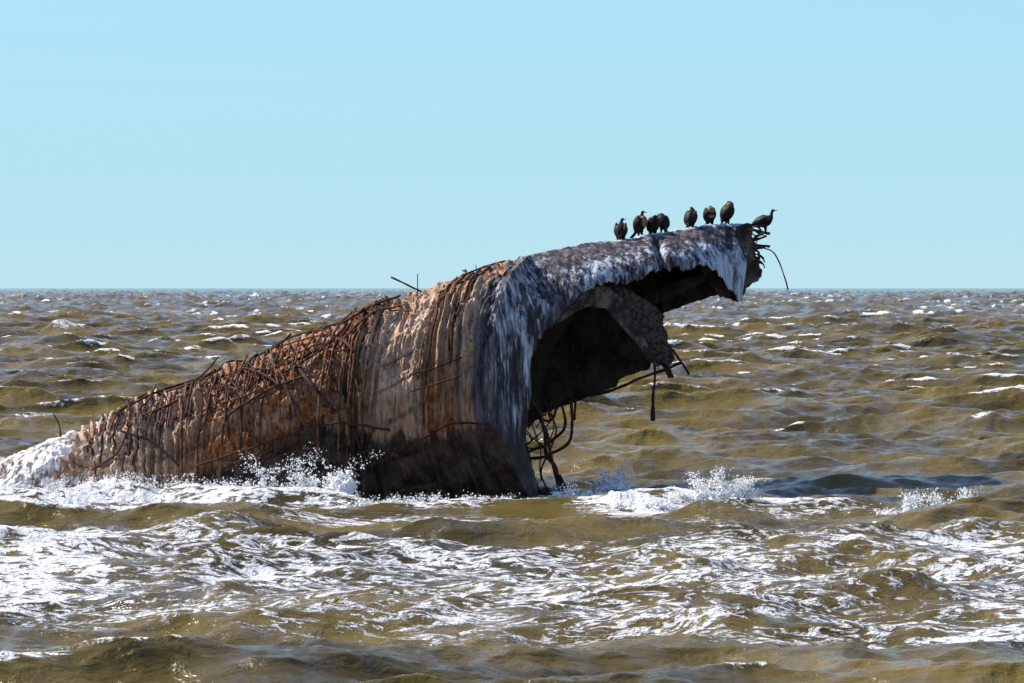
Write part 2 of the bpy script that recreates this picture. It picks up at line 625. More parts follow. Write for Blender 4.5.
corner_O = frac(Oa, fold[-1])
corner_I = frac(Ia, W(560, 316, 68.8))
Oa = reparam(Oa, [0, corner_O, 1], [0, 0.5, 1])
Ia = reparam(Ia, [0, corner_I, 1], [0, 0.5, 1])
bb = np.linspace(0, 1, NB)[None, :, None]
FACE = Oa[:, None, :] * (1 - bb) + Ia[:, None, :] * bb
aa = np.linspace(0, 1, NA)[:, None]
bulge = np.sin(np.pi * bb[..., 0]) ** 0.7 * (0.10 + 0.30 * sstep(0.25, 0.7, aa) * (1 - 0.5 * sstep(0.8, 1.0, aa)))
FACE[..., 1] -= bulge
_k = np.hanning(151)
_k /= _k.sum()
_pad = np.concatenate([2 * FACE[:1] - FACE[75:0:-1], FACE, 2 * FACE[-1:] - FACE[-2:-77:-1]])
_sm = np.stack([[np.convolve(_pad[:, j, c], _k, 'valid') for j in range(NB)] for c in range(3)], -1).transpose(1, 0, 2)
_w = np.clip(np.sin(np.pi * bb) * 1.6, 0, 1)
FACE = FACE * (1 - _w) + _sm * _w
X, Yy, Z = FACE[..., 0], FACE[..., 1], FACE[..., 2]
nz = 0.12 * (fbm(X * 1.1, Z * 0.8, Yy, 41, 3) - 0.5) + 0.10 * (fbm(X * 4.5, Z * 1.2, Yy, 42, 4, .6) - 0.5) + 0.05 * (fbm(X * 11, Z * 3, Yy, 43, 3) - 0.5)
edge = np.minimum(1, bb[..., 0] / 0.06)
FACE[..., 1] += nz * edge * 1.3
# dark notch across the beam where the concrete has cracked through
FACE[..., 1] += 0.35 * np.exp(-((X - (661 - 512) / F * 70 - 0.16 * (Z - 5.4) * -1) / 0.09) ** 2) * sstep(0.1, 0.3, bb[..., 0])
# ragged lower edge
rag = sstep(0.75, 1.0, bb[..., 0])
FACE[..., 2] += rag * 0.16 * (fbm(aa * 90 + 0 * X, aa * 0 + 0 * X, None, 44, 3) - 0.5) * 1.4
FACE[..., 2] += sstep(0.15, 0, bb[..., 0]) * sstep(0.52, 0.6, aa) * 0.13 * (fbm(aa * 60 + 0 * X, 0 * X, None, 45, 4) - 0.5)
BACK = FACE + np.array([0.05, 0.0, 0.0])
BACK[..., 1] = np.maximum(FACE[..., 1] + 0.35, FACE[..., 1] + 0.55 - 0.1 * aa)
V, Fc = solid_from_grid(FACE, BACK)
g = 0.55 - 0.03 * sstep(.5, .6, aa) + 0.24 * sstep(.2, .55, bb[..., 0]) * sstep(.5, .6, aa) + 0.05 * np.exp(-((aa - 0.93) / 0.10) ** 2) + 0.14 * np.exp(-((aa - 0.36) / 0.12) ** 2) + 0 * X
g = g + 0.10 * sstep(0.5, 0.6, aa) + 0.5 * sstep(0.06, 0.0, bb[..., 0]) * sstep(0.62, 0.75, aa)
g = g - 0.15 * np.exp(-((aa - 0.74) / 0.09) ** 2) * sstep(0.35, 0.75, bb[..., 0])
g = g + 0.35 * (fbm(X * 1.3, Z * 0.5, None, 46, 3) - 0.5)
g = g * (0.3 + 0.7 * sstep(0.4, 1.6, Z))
wetf = sstep(1.9, 0.5, Z)
mesh_obj('end_frame', V, Fc, MAT_CONC, wreck,
         attrs={'guano': np.r_[np.clip(g, 0, 1).ravel(), np.zeros(NA * NB)], 'wet_shade': np.r_[wetf.ravel(), np.full(NA * NB, 0.9)],  # back of the frame darkened all over: hold shade painted in
                'rust': np.full(2 * NA * NB, 0.25)})

# ---- roof slab behind the beam
n = 120
rp = catmull(np.array([W(470, 275, 70.0), W(505, 262, 70.0), W(545, 252, 70.2)] + [W(a, b, y) for (a, b), y in zip(ridge_px[1:], ridge_Y[1:])]), n)
m = 60
vv = np.linspace(0, 1, m)[:, None]
ROOF = np.zeros((m, n, 3))
for j in range(m):
    t = j / (m - 1)
    ROOF[j] = rp + np.array([-0.02, 0.02 + 2.7 * t, -0.06 - 0.25 * t * t])
    ROOF[j, :, 0] -= 0.25 * t * np.linspace(0, 1, n)
ROOF[..., 2] += 0.10 * (fbm(ROOF[..., 0] * 2.5, ROOF[..., 1] * 2.5, None, 51, 4) - 0.5)
ROOFB = ROOF.copy()
ROOFB[..., 2] -= 0.34
V, Fc = solid_from_grid(ROOF, ROOFB)
gt = np.clip(0.75 + 0.4 * (fbm(ROOF[..., 0] * 1.5, ROOF[..., 1] * 1.5, None, 52, 3) - 0.5) + 0 * ROOF[..., 0], 0, 1) * sstep(0.2, 2.4, ROOF[..., 0])
mesh_obj('roof_slab', V, Fc, MAT_CONC, wreck, attrs={'guano': np.r_[gt.ravel(), np.zeros(m * n)], 'wet_shade': np.r_[np.zeros(m * n), np.full(m * n, .8)], 'rust': np.full(2 * m * n, .2)})  # roof underside darkened evenly, its shade painted in

# ---- far wall of the hull seen through the opening
tops = [(455, 285), (520, 262), (600, 246), (655, 238), (662, 237), (700, 232), (728, 232)]
bots = [(455, 462), (522, 421), (600, 393), (617, 386), (619, 379), (650, 369), (662, 313), (700, 300), (724, 292)]
NWc, NWr = 160, 60
tp = np.array([np.interp(np.linspace(455, 728, NWc), [p[0] for p in tops], [p[1] for p in tops])]).ravel()
pxs = np.linspace(455, 726, NWc)
bt = np.interp(pxs, [p[0] for p in bots], [p[1] for p in bots]) + 2.2 * (fbm(pxs * .22, pxs * 0, None, 61, 3) - .5)
WALL = np.zeros((NWr, NWc, 3))
for j in range(NWr):
    t = j / (NWr - 1)
    py = tp * (1 - t) + bt * t
    for i in range(NWc):
        WALL[j, i] = W(pxs[i], py[i], 72.85 + 0.1 * math.sin(t * 3))
WALL[..., 1] += 0.25 * (fbm(WALL[..., 0] * 1.2, WALL[..., 2] * 1.2, None, 62, 4) - .5)
WALL[..., 1] -= 0.35 * sstep(0.55, 0.6, np.linspace(0, 1, NWr)[:, None]) * (pxs > 660)[None, :]
WB = WALL + np.array([0, 0.35, 0])
V, Fc = solid_from_grid(WALL, WB)
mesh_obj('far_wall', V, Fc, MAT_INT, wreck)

# ---- inner wall behind the end frame, closing the dark hold
pts = [W(520, 300, 69.2), W(512, 380, 69.0), W(512, 425, 69.0), W(522, 424, 69.0)]


def extruded(name, poly, depth, mat, parent, rough=0.05, seed=1, bevel=0.03):
    """a thick plate from an outline of (px, py, Y) points"""
    C_ = np.array([W(*p) for p in poly] + [W(*poly[0])])
    P = np.concatenate([C_[i] + (C_[i + 1] - C_[i]) * np.linspace(0, 1, 7)[:-1, None] for i in range(len(poly))])
    P = P + rough * (np.stack([fbm(np.arange(len(P)) * .4, np.arange(len(P)) * 0., None, seed + k, 3) for k in range(3)], 1) - .5) * 2 * np.array([1, 0, 1])
    bm = bmesh.new()
    f = [bm.verts.new(p) for p in P]
    face = bm.faces.new(f)
    r = bmesh.ops.extrude_face_region(bm, geom=[face])
    for v_ in [e for e in r['geom'] if isinstance(e, bmesh.types.BMVert)]:
        v_.co.y += depth
    bmesh.ops.recalc_face_normals(bm, faces=bm.faces)
    bmesh.ops.triangulate(bm, faces=[q for q in bm.faces if len(q.verts) > 4])
    for _ in range(3):
        long = [e for e in bm.edges if e.calc_length() > 0.16]
        if long:
            bmesh.ops.subdivide_edges(bm, edges=long, cuts=1)
            bmesh.ops.triangulate(bm, faces=[q for q in bm.faces if len(q.verts) > 3])
    for v_ in bm.verts:
        c = v_.co
        k = float(fbm(np.array([c.x * 2.2]), np.array([c.z * 2.2]), np.array([c.y * 2.2]), seed + 9, 4)[0]) - .5
        v_.co.y += k * rough * 4
    me = bpy.data.meshes.new(name)
    bm.to_mesh(me)
    bm.free()
    me.materials.append(mat)
    ob = bpy.data.objects.new(name, me)
    COL.objects.link(ob)
    ob.parent = parent
    return ob


rim = [(553, 326, 69.55), (562, 307, 69.55), (584, 286, 69.65), (604, 285, 69.75), (622, 298, 69.85), (648, 345, 70.0), (650, 362, 70.0),
       (641, 349, 70.0), (606, 308, 69.8), (590, 306.5, 69.8), (576, 311, 69.7), (562, 321, 69.6)]
extruded('arch_rim', rim, 0.4, MAT_FRAME, wreck, 0.025, 70)
web = [(578, 296, 70.1), (590, 280, 70.1), (606, 279, 70.1), (620, 286, 70.15), (634, 292, 70.2), (648, 301, 70.3), (658, 309, 70.3),
       (664, 316, 70.3), (663, 325, 70.3), (668, 333, 70.3), (667, 341, 70.3), (672, 348, 70.3), (675, 358, 70.3), (671, 366, 70.3), (664, 363, 70.3), (658, 367, 70.3), (648, 361, 70.3),
       (638, 346, 70.2), (630, 330, 70.2), (618, 314, 70.1), (604, 304, 70.1), (590, 302, 70.1)]
extruded('knee_frame', web, 0.55, MAT_KNEE, wreck, 0.028, 71)
# second frame deeper in the hold
web2 = [(528, 430, 71.5), (520, 400, 71.5), (528, 350, 71.5), (548, 318, 71.5), (580, 296, 71.7), (630, 285, 71.8), (636, 296, 71.8), (600, 304, 71.7),
        (570, 322, 71.5), (552, 350, 71.5), (543, 385, 71.5), (545, 412, 71.5)]
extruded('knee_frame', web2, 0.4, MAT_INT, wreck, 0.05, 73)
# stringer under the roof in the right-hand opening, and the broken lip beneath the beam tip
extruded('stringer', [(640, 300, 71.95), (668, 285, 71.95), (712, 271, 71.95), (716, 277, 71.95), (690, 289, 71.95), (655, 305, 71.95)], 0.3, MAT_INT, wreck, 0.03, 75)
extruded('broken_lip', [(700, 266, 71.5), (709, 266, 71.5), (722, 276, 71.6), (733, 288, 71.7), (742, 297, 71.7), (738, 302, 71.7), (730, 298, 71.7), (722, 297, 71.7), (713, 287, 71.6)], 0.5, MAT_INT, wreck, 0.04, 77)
# broken end block of the beam
tip = [(735, 226, 72.0), (746, 223, 72.0), (754, 226, 72.1), (752, 236, 72.1), (757, 246, 72.1), (755, 254, 72.1), (760, 264, 72.1), (762, 274, 72.1), (759, 281, 72.1), (752, 284, 72.1),
       (746, 289, 72.0), (741, 300, 72.0), (734, 292, 72.0), (730, 260, 72.0)]
extruded('broken_tip', tip, 0.75, MAT_FRAME, wreck, 0.05, 79)
# dark sill of the keel at the foot of the end frame
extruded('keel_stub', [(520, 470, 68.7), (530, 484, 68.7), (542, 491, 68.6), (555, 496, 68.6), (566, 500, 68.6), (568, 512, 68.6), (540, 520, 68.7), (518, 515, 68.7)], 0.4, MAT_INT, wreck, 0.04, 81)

# ---- reinforcement


def rod(pts, r=0.022, name='rebar_rod', mat=None, label=None, smoothn=None, bulb=False, kink=0.0):
    pts = np.array(pts, float)
    n = smoothn or max(5, int(np.sum(np.linalg.norm(np.diff(pts, axis=0), axis=1)) / 0.09))
    P = catmull(pts, n)
    k = np.arange(n)
    s = random.randint(0, 999)
    P = P + 0.018 * (np.stack([vnoise(k * .35, k * 0., None, s + j) for j in range(3)], 1) - .5)
    if kink:
        P = P + kink * (np.stack([vnoise(k * .22, k * 0., None, s + 20 + j) for j in range(3)], 1) - .5) * np.array([1, 1, 1.0])
    R = r * (0.85 + 0.4 * vnoise(k * .8, k * 0., None, s + 5))
    if bulb:
        R = R + 0.03 * np.exp(-((k - n + 2) / 2.0) ** 2)
    V, Fc = tube_data(P, R)
    ob = mesh_obj(name, V, Fc, mat or MAT_ROD, wreck)
    if label:
        ob['label'] = label
    return ob


# hoops that follow the girth, in bunches
strands = 0
for k in range(34):
    s0 = random.uniform(95, 385)
    t0 = random.uniform(-.15, .95)
    L = random.uniform(18, 70)
    sl = random.uniform(-.55, .35) if k % 3 else random.uniform(.4, 1.0)
    cv = random.uniform(-.25, .25)
    q = np.linspace(0, 1, 14)
    sq = np.clip(s0 + L * q, -50, 520)
    tq = np.clip(t0 + sl * q + cv * q * (1 - q) * 2, -.4, 1.7)
    ii = np.clip(((sq + 60) / 589 * (NC - 1)), 0, NC - 1).astype(int)
    jj = np.clip(((tq - tt[0]) / (tt[-1] - tt[0]) * (NR - 1)).astype(int), 0, NR - 1)
    lift = random.uniform(.05, .10) + random.uniform(0, .22) * q ** 2
    rod(B0[jj, ii] + N0[jj, ii] * (np.convolve(np.pad(d[jj, ii], 3, mode='edge'), np.ones(7) / 7, 'valid') + lift)[:, None], random.uniform(.012, .03), 'rebar_strand', random.choice((MAT_ROD, MAT_ROD, MAT_HOOP)))
hoops = []
for cx, sp, cnt in ((384, 3.2, 7), (362, 5.5, 5), (488, 4.5, 4), (468, 5.0, 4), (330, 8, 4), (264, 6.5, 8), (222, 6, 5), (180, 4.5, 9), (150, 4.5, 8), (112, 5, 9), (300, 7, 3)):
    for k in range(cnt):
        hoops.append(cx + (k - cnt / 2) * sp + random.uniform(-1.6, 1.6))
for hx in hoops[:82]:
    t0 = random.uniform(-0.35, 0.25)
    t1 = random.uniform(0.8, 1.7)
    ths = np.linspace(t0, t1, 30)
    drift = random.uniform(-9, 9)
    base = hull_base(hx + drift * ((ths - t0) / (t1 - t0)) ** 2, ths)
    ii = np.clip(((hx + 60) / 589 * (NC - 1)), 0, NC - 1).astype(int)
    jj = np.clip(((ths - tt[0]) / (tt[-1] - tt[0]) * (NR - 1)).astype(int), 0, NR - 1)
    off = np.maximum(d[jj, ii], -0.01) + random.uniform(0.0, 0.05)
    P = base + N0[jj, ii] * off[:, None]
    rod(P, random.uniform(0.016, 0.028), 'rebar_hoop', random.choice((MAT_HOOP, MAT_ROD, MAT_ROD)), smoothn=44)


def hrod(pix, r=0.022, off=0.08, mat=None):
    return rod([on_hull(a, b) - np.array([0, off, 0]) for a, b in pix], r, mat=mat)


# long and broken rods lying on the near side
for pix, r, off in [
    ([(295, 363), (312, 384), (335, 412)], .042, .16), ([(298, 365), (310, 371), (324, 380)], .02, .12), ([(319, 346), (338, 358), (354, 374), (360, 392)], .026, .14),
    ([(329, 357), (340, 380), (352, 404)], .024, .12), ([(319, 346), (334, 351), (347, 349)], .02, .1),
    ([(197, 465), (250, 448), (300, 432), (335, 423), (390, 430)], .026, .14), ([(225, 468), (262, 452), (290, 444)], .02, .12), ([(240, 463), (268, 450), (292, 440)], .022, .12),
    ([(230, 414), (252, 399), (272, 388), (305, 376)], .03, .12), ([(204, 405), (240, 398), (262, 388)], .02, .1),
    ([(183, 392), (200, 380), (222, 368)], .026, .1), ([(190, 391), (222, 377), (252, 362)], .022, .08), ([(109, 418), (128, 405), (148, 393)], .034, .1),
    ([(117, 412), (150, 395), (184, 383), (214, 372)], .026, .1), ([(98, 432), (130, 420), (172, 402)], .02, .1), ([(120, 430), (152, 441), (180, 465)], .024, .16), ([(92, 470), (118, 452), (130, 425)], .024, .12),
    ([(160, 430), (170, 405), (176, 392)], .02, .1), ([(170, 420), (205, 410), (225, 398)], .018, .08), ([(145, 440), (150, 420), (156, 405)], .022, .12),
    ([(384, 452), (420, 440), (452, 424), (490, 424)], .022, .1), ([(410, 374), (440, 366), (462, 357)], .016, .05), ([(408, 392), (436, 384), (460, 376)], .018, .05),
    ([(330, 470), (356, 455), (372, 450), (385, 470)], .016, .1), ([(340, 380), (352, 420), (360, 448)], .02, .12), ([(248, 420), (256, 440), (262, 452)], .02, .12), ([(405, 300), (430, 290), (462, 282), (486, 276)], .022, .04),
    ([(342, 322), (372, 306), (400, 296)], .026, .05), ([(300, 338), (330, 325), (352, 318)], .022, .05), ([(418, 296), (440, 292), (470, 280)], .02, .06), ([(462, 276), (480, 268), (505, 261)], .022, .03),
    ([(238, 470), (300, 450), (345, 445)], .018, .12), ([(270, 360), (285, 380), (292, 420)], .022, .1), ([(212, 372), (226, 400), (230, 440)], .024, .12), ([(222, 372), (240, 398), (243, 430)], .02, .12),
]:
    hrod(pix, r, off)
# ends that stand up against the sea and the sky
for pts, r in [([(396, 300), (408, 285), (392, 277)], .018), ([(424, 293), (408, 285), (391, 277)], .02), ([(418, 296), (417.5, 284), (417.5, 274)], .01),
               ([(478, 276), (471, 274), (462, 270)], .018), ([(476, 274), (476, 269), (476, 265)], .01), ([(61, 437), (59, 424), (53, 413)], .016),
               ([(140, 404), (148, 393), (168, 397)], .022), ([(183, 392), (200, 380), (216, 370)], .03), ([(226, 372), (225, 366), (226, 361)], .014),
               ([(205, 382), (214, 373), (219, 369)], .02), ([(340, 326), (360, 311), (388, 297)], .03)][1:]:
    rod([W(a, b, 69.95 - 0.02 * i) for i, (a, b) in enumerate(pts)], r)
# below the opening: straight rods, bent loops and a dangling bar
for pts, r, Y in [
    ([(532, 398), (545, 440), (556, 470), (565, 496)], .038, 68.9), ([(535, 400), (549, 445), (562, 488)], .032, 69.0), ([(558, 478), (562, 486), (566, 499)], .04, 68.95),
    ([(562, 405), (564, 421), (560, 434), (546, 447), (523, 452)], .034, 69.4), ([(568, 403), (571, 421), (568, 438), (553, 454), (536, 458), (521, 456)], .034, 69.5),
    ([(556, 408), (554, 416), (546, 422), (536, 418), (527, 413)], .03, 69.2), ([(548, 408), (548, 420)], .02, 69.3), ([(516, 431), (530, 424), (545, 415)], .024, 69.0), ([(575, 399), (575, 419)], .026, 71.0),
    ([(544, 402), (556, 430), (549, 458), (560, 486), (556, 500)], .018, 69.3), ([(528, 436), (544, 450), (541, 474), (550, 496)], .022, 69.0), ([(560, 406), (546, 428), (530, 444), (532, 470)], .016, 69.4),
    ([(530, 412), (538, 420), (548, 413)], .016, 69.1), ([(520, 425), (529, 436), (526, 447), (520, 444)], .018, 69.0), ([(552, 405), (554, 424), (551, 440)], .014, 69.3),
    ([(526, 412), (534, 432), (540, 455), (543, 478)], .016, 69.1), ([(519, 442), (532, 447), (545, 444)], .018, 69.1), ([(538, 408), (541, 416), (535, 428)], .014, 69.2),
    ([(521, 451), (528, 478), (536, 503)], .016, 68.7), ([(525, 462), (534, 485), (540, 503)], .014, 68.8), ([(522, 440), (527, 449), (531, 462)], .014, 68.8),
    ([(590, 396), (620, 386), (655, 373), (682, 363)], .035, 71.6), ([(664, 360), (668, 370), (673, 379)], .045, 70.6), ([(660, 358), (664, 368), (669, 377)], .03, 70.5), ([(672, 350), (680, 363), (688, 375)], .03, 70.5),
]:
    rod([W(a, b, Y + 0.05 * i) for i, (a, b) in enumerate(pts)], r, kink=.16 if Y < 70 else .06)
rod([W(654, 358, 70.4), W(655, 380, 70.4), W(653, 400, 70.4), W(653, 421, 70.4)], .032, 'hanging_bar', label='long bar hanging from the broken knee frame', bulb=True)
# beam tip: frayed bars and a long whip of wire
rod([W(764, 248, 72.4), W(772, 251, 72.5), (W(779, 262, 72.6)), W(784, 276, 72.7), W(788, 290, 72.7)], .016, 'wire', label='long thin wire drooping from the broken beam tip')
for a in range(20):
    y0 = 224 + a * 1.9
    p0 = (752 + random.uniform(-4, 4), y0)
    L = random.uniform(8, 17)
    ang = random.uniform(-0.5, 1.1)
    p1 = (p0[0] + L * 0.6 * math.cos(ang * .5), p0[1] + L * .5 * math.sin(ang))
    p2 = (p0[0] + L * math.cos(ang), p0[1] + L * math.sin(ang) + random.uniform(-1, 3))
    Y = 71.75 + random.uniform(0, .7)
    rod([W(*p0, Y), W(*p1, Y + .05), W(*p2, Y + .1)], random.uniform(.012, .032))
rod([W(744, 226, 72.2), W(756, 231, 72.2), W(770, 233.5, 72.25)], .035)

# ------------------------------------------------------------------ birds


def ell(bm, c, r, rot=None, seg=14):
    res = bmesh.ops.create_uvsphere(bm, u_segments=seg, v_segments=10, radius=1)
    for v_ in res['verts']:
        p = Vector((v_.co.x * r[0], v_.co.y * r[1], v_.co.z * r[2]))
        if rot is not None:
            p = rot @ p
        v_.co = p + Vector(c)


def bm_tube(bm, pts, rad, n=18, sides=10, flat=1.0):
    P = catmull(np.c_[np.array(pts, float), np.array(rad, float)], n)
    V, Fc = tube_data(P[:, :3], np.maximum(P[:, 3], .002), sides)
    vs = [bm.verts.new(p) for p in V]
    for f in Fc:
        try:
            bm.faces.new([vs[i] for i in f])
        except ValueError:
            pass


def bake(bm, name, voxel, mat, parent, smooth=True):
    me = bpy.data.meshes.new(name)
    bm.to_mesh(me)
    bm.free()
    ob = bpy.data.objects.new(name, me)
    COL.objects.link(ob)
    if voxel:
        md = ob.modifiers.new('r', 'REMESH')
        md.mode = 'VOXEL'
        md.voxel_size = voxel
        sm_ = ob.modifiers.new('s', 'SMOOTH')
        sm_.iterations = 3
        dg = bpy.context.evaluated_depsgraph_get()
        me2 = bpy.data.meshes.new_from_object(ob.evaluated_get(dg))
        ob.modifiers.clear()
        ob.data = me2
        bpy.data.meshes.remove(me)
        me2.name = name
        me = me2
    me.materials.clear()
    me.materials.append(mat)
    me.polygons.foreach_set('use_smooth', np.ones(len(me.polygons), dtype=bool))
    if parent:
        ob.parent = parent
    return ob


def bird(px, py, Y, yaw, label, spine, radii, head, bill_dir, tail, breast=None, scale=1.0, wing=MAT_WING, legs=((-.02, .05), (-.02, -.05)), leg_top=0.2, sunk=0.055):
    """spine: side-view (x, z) body line from tail root to nape; head: (x, y, z); the bird faces +x before it is turned by yaw"""
    root = bpy.data.objects.new('cormorant', None)
    COL.objects.link(root)
    p = W(px, py, Y)
    root.location = (p[0], p[1], p[2] - sunk)
    root.rotation_euler = (0, 0, yaw)
    root.scale = (scale * 1.13, scale * 1.32, scale * 1.13)
    tag(root, label, 'cormorant', 'cormorants perched along the wreck beam')
    bm = bmesh.new()
    pts = [(x, 0, z) for x, z in spine]
    nk = spine[-1]
    hd = Vector(head)
    bm_tube(bm, pts + [((nk[0] + hd.x) / 2, hd.y * .5, (nk[1] + hd.z) / 2), tuple(hd)], list(radii) + [radii[-1] * .9, .026], 26, 12)
    bd = Vector(bill_dir).normalized()
    ell(bm, hd + bd * .012, (.040, .028, .030), bd.to_track_quat('X', 'Z').to_matrix())
    for lx, ly in legs:
        bm_tube(bm, [(lx - .01, ly, leg_top), (lx, ly * 1.05, leg_top * .5), (lx + .015, ly * 1.05, .012)], [.05, .026, .014], 10, 8)
        for k in (-.45, 0, .45):
            bm_tube(bm, [(lx + .01, ly * 1.05, .012), (lx + .05, ly * 1.05 + .05 * k, .010), (lx + .09, ly * 1.05 + .09 * k, .007)], [.013, .011, .008], 6, 6)
    body = bake(bm, 'body', .0085, MAT_BLACK, root)
    # tail: stiff wedge
    t0, t1 = Vector((tail[0][0], 0, tail[0][1])), Vector((tail[1][0], 0, tail[1][1]))
    bm = bmesh.new()
    vs = []
    for q, w_, h_ in ((t0, .035, .022), ((t0 + t1) / 2, .045, .014), (t1, .058, .006)):
        vs.append([bm.verts.new(q + Vector((0, a * w_, b * h_))) for a, b in ((-1, -1), (1, -1), (1, 1), (-1, 1))])
    for i in range(2):
        for k in range(4):
            bm.faces.new((vs[i][k], vs[i][(k + 1) % 4], vs[i + 1][(k + 1) % 4], vs[i + 1][k]))
    bm.faces.new(vs[0][::-1])
    bm.faces.new(vs[2])
    bmesh.ops.recalc_face_normals(bm, faces=bm.faces)
    bake(bm, 'tail', None, MAT_BLACK, root)
    # folded wings
    a = Vector((spine[-2][0], 0, spine[-2][1]))
    b = Vector((tail[0][0] * .9 + tail[1][0] * .1, 0, tail[0][1] * .9 + tail[1][1] * .1))
    ax = (b - a)
    L = ax.length
    rm = max(radii)
    for sgn in (1, -1):
        bm = bmesh.new()
        rot = ax.normalized().to_track_quat('X', 'Y').to_matrix()
        mid = a + ax * .48 + Vector((-.02, sgn * rm * .66, 0))
        ell(bm, mid, (L * .60, rm * .62, .036), rot, 20)
        for v_ in bm.verts:
            t = (v_.co - a).dot(ax) / (L * L)
            k = max(0, t - .45)
            v_.co.y -= sgn * k * rm * 1.25
        bake(bm, 'wing', .009, wing, root)
    if breast:
        bm = bmesh.new()
        for c, r in breast:
            ell(bm, c, r)
        ob = bake(bm, 'breast', .009, MAT_BUFF, root)
    # bill, with a hooked end, and eyes
    bm = bmesh.new()
    h0 = hd + bd * .036
    bm_tube(bm, [tuple(h0), tuple(h0 + bd * .035), tuple(h0 + bd * .062), tuple(h0 + bd * .070 + Vector((0, 0, -.010)))], [.013, .008, .006, .003], 10, 8)
    bake(bm, 'bill', None, MAT_BILL, root)
    side = bd.cross(Vector((0, 0, 1)))
    if side.length < .1:
        side = Vector((0, 1, 0))
    side.normalize()
    for sgn in (1, -1):
        bm = bmesh.new()
        ell(bm, hd + bd * .022 + side * sgn * .025 + Vector((0, 0, .008)), (.005, .005, .005), None, 8)
        bake(bm, 'eye', None, MAT_EYE, root)
    return root


UP = [(-.11, .17), (-.08, .23), (-.03, .32), (.01, .41), (.02, .47), (.025, .52)]
UPR = [.065, .112, .138, .122, .066, .034]
HUN = [(-.11, .15), (-.08, .21), (-.03, .30), (.02, .39), (.05, .45), (.07, .49)]
HUNR = [.068, .115, .140, .132, .090, .048]
HOR = [(-.20, .22), (-.13, .245), (-.03, .27), (.07, .30), (.13, .35), (.15, .42)]
HORR = [.050, .095, .125, .112, .058, .032]
R = math.radians
yb = lambda px: float(np.interp(px, [529, 757], [70.0, 72.7])) + 0.14
bird(621, 242.5, yb(621), R(75), 'black cormorant standing back to us, first at the low end of the row', UP, UPR, (.03, -.015, .575), (.8, -.7, .05), ((-.11, .16), (-.20, -.02)), scale=.93)
bird(641, 236.5, yb(641), R(-35), 'cormorant with buff sunlit breast and dark head turned right', UP, UPR, (.035, .0, .575), (1, .2, -.1), ((-.11, .16), (-.25, .02)),
     [((.055, -.0, .37), (.085, .098, .13))], .98)
bird(653.5, 236, yb(654), R(-60), 'hunched cormorant preening with brown head bent down to its breast', HUN, HUNR, (.10, .035, .465), (.3, .9, -.7), ((-.11, .14), (-.22, -.01)),
     [((.07, .03, .455), (.06, .052, .055))], .92)
bird(663, 232.5, yb(663) + .25, R(115), 'dark cormorant with tucked head, pressed behind the brown preening one', HUN, HUNR, (.10, .05, .495), (.5, .6, -.7), ((-.11, .14), (-.21, .0)), None, .86)
bird(691, 229.5, yb(691), R(55), 'brown-black cormorant leaning left with its small head up, alone mid row', HUN, HUNR, (.05, .02, .545), (.9, .3, .0), ((-.11, .14), (-.24, -.01)),
     None, .93, feather_material('dusky_brown_feathers', (.05, .034, .024), (.12, .085, .06)))
bird(710, 226.5, yb(710), R(-70), 'cormorant facing us with pale brown throat and rounded dark crown', UP, UPR, (.06, -.01, .50), (.8, -.55, -.45), ((-.11, .16), (-.26, .02)),
     [((.075, 0, .43), (.055, .07, .10)), ((.07, 0, .31), (.06, .07, .06))], .90)
bird(728, 224.5, yb(728), R(20), 'bulky cormorant with ruffled wings and head laid on its back', HUN, [.07, .12, .148, .138, .10, .055], (.03, .02, .54), (-.5, .6, -.5), ((-.11, .14), (-.20, .0)),
     [((.0, -.07, .47), (.06, .04, .065))], .98)
bird(764, 232.5, 72.25, R(-8), 'slim cormorant in profile on the frayed bars past the beam tip', HOR, HORR, (.165, 0, .485), (1, 0, .05), ((-.20, .21), (-.34, .13)), None, 1.06, leg_top=.22,
     legs=((.03, .04), (.03, -.04)))

# ------------------------------------------------------------------ the sea
# directional wave field by inverse FFT, two bands


def ocean(N, L, seed, peak, small, wind, rms, power=2.0, kmin=0):
    rng = np.random.default_rng(seed)
    k1 = np.fft.fftfreq(N, L / N) * 2 * np.pi
    kx, ky = np.meshgrid(k1, k1)
    k = np.hypot(kx, ky)
    k[0, 0] = 1e-6
    kp = 2 * np.pi / peak
    S = np.exp(-1.25 * (kp / k) ** 2) / k ** 3.6 * np.exp(-(k * small) ** 2)
    S[k < kmin] = 0
    c = (kx * math.cos(wind) + ky * math.sin(wind)) / k
    S *= np.abs(c) ** power * np.where(c > 0, 1, .15) + 0.02
    S[0, 0] = 0
    A = (rng.normal(size=(N, N)) + 1j * rng.normal(size=(N, N))) * np.sqrt(S)
    h = np.fft.ifft2(A)
    sc = rms / h.real.std()
    A = A * sc
    h = np.fft.ifft2(A).real
    Dx = np.fft.ifft2(-1j * kx / k * A).real
    Dy = np.fft.ifft2(-1j * ky / k * A).real
    jxx = np.fft.ifft2(kx * kx / k * A).real
    jyy = np.fft.ifft2(ky * ky / k * A).real
    jxy = np.fft.ifft2(kx * ky / k * A).real
    return h, Dx, Dy, jxx, jyy, jxy


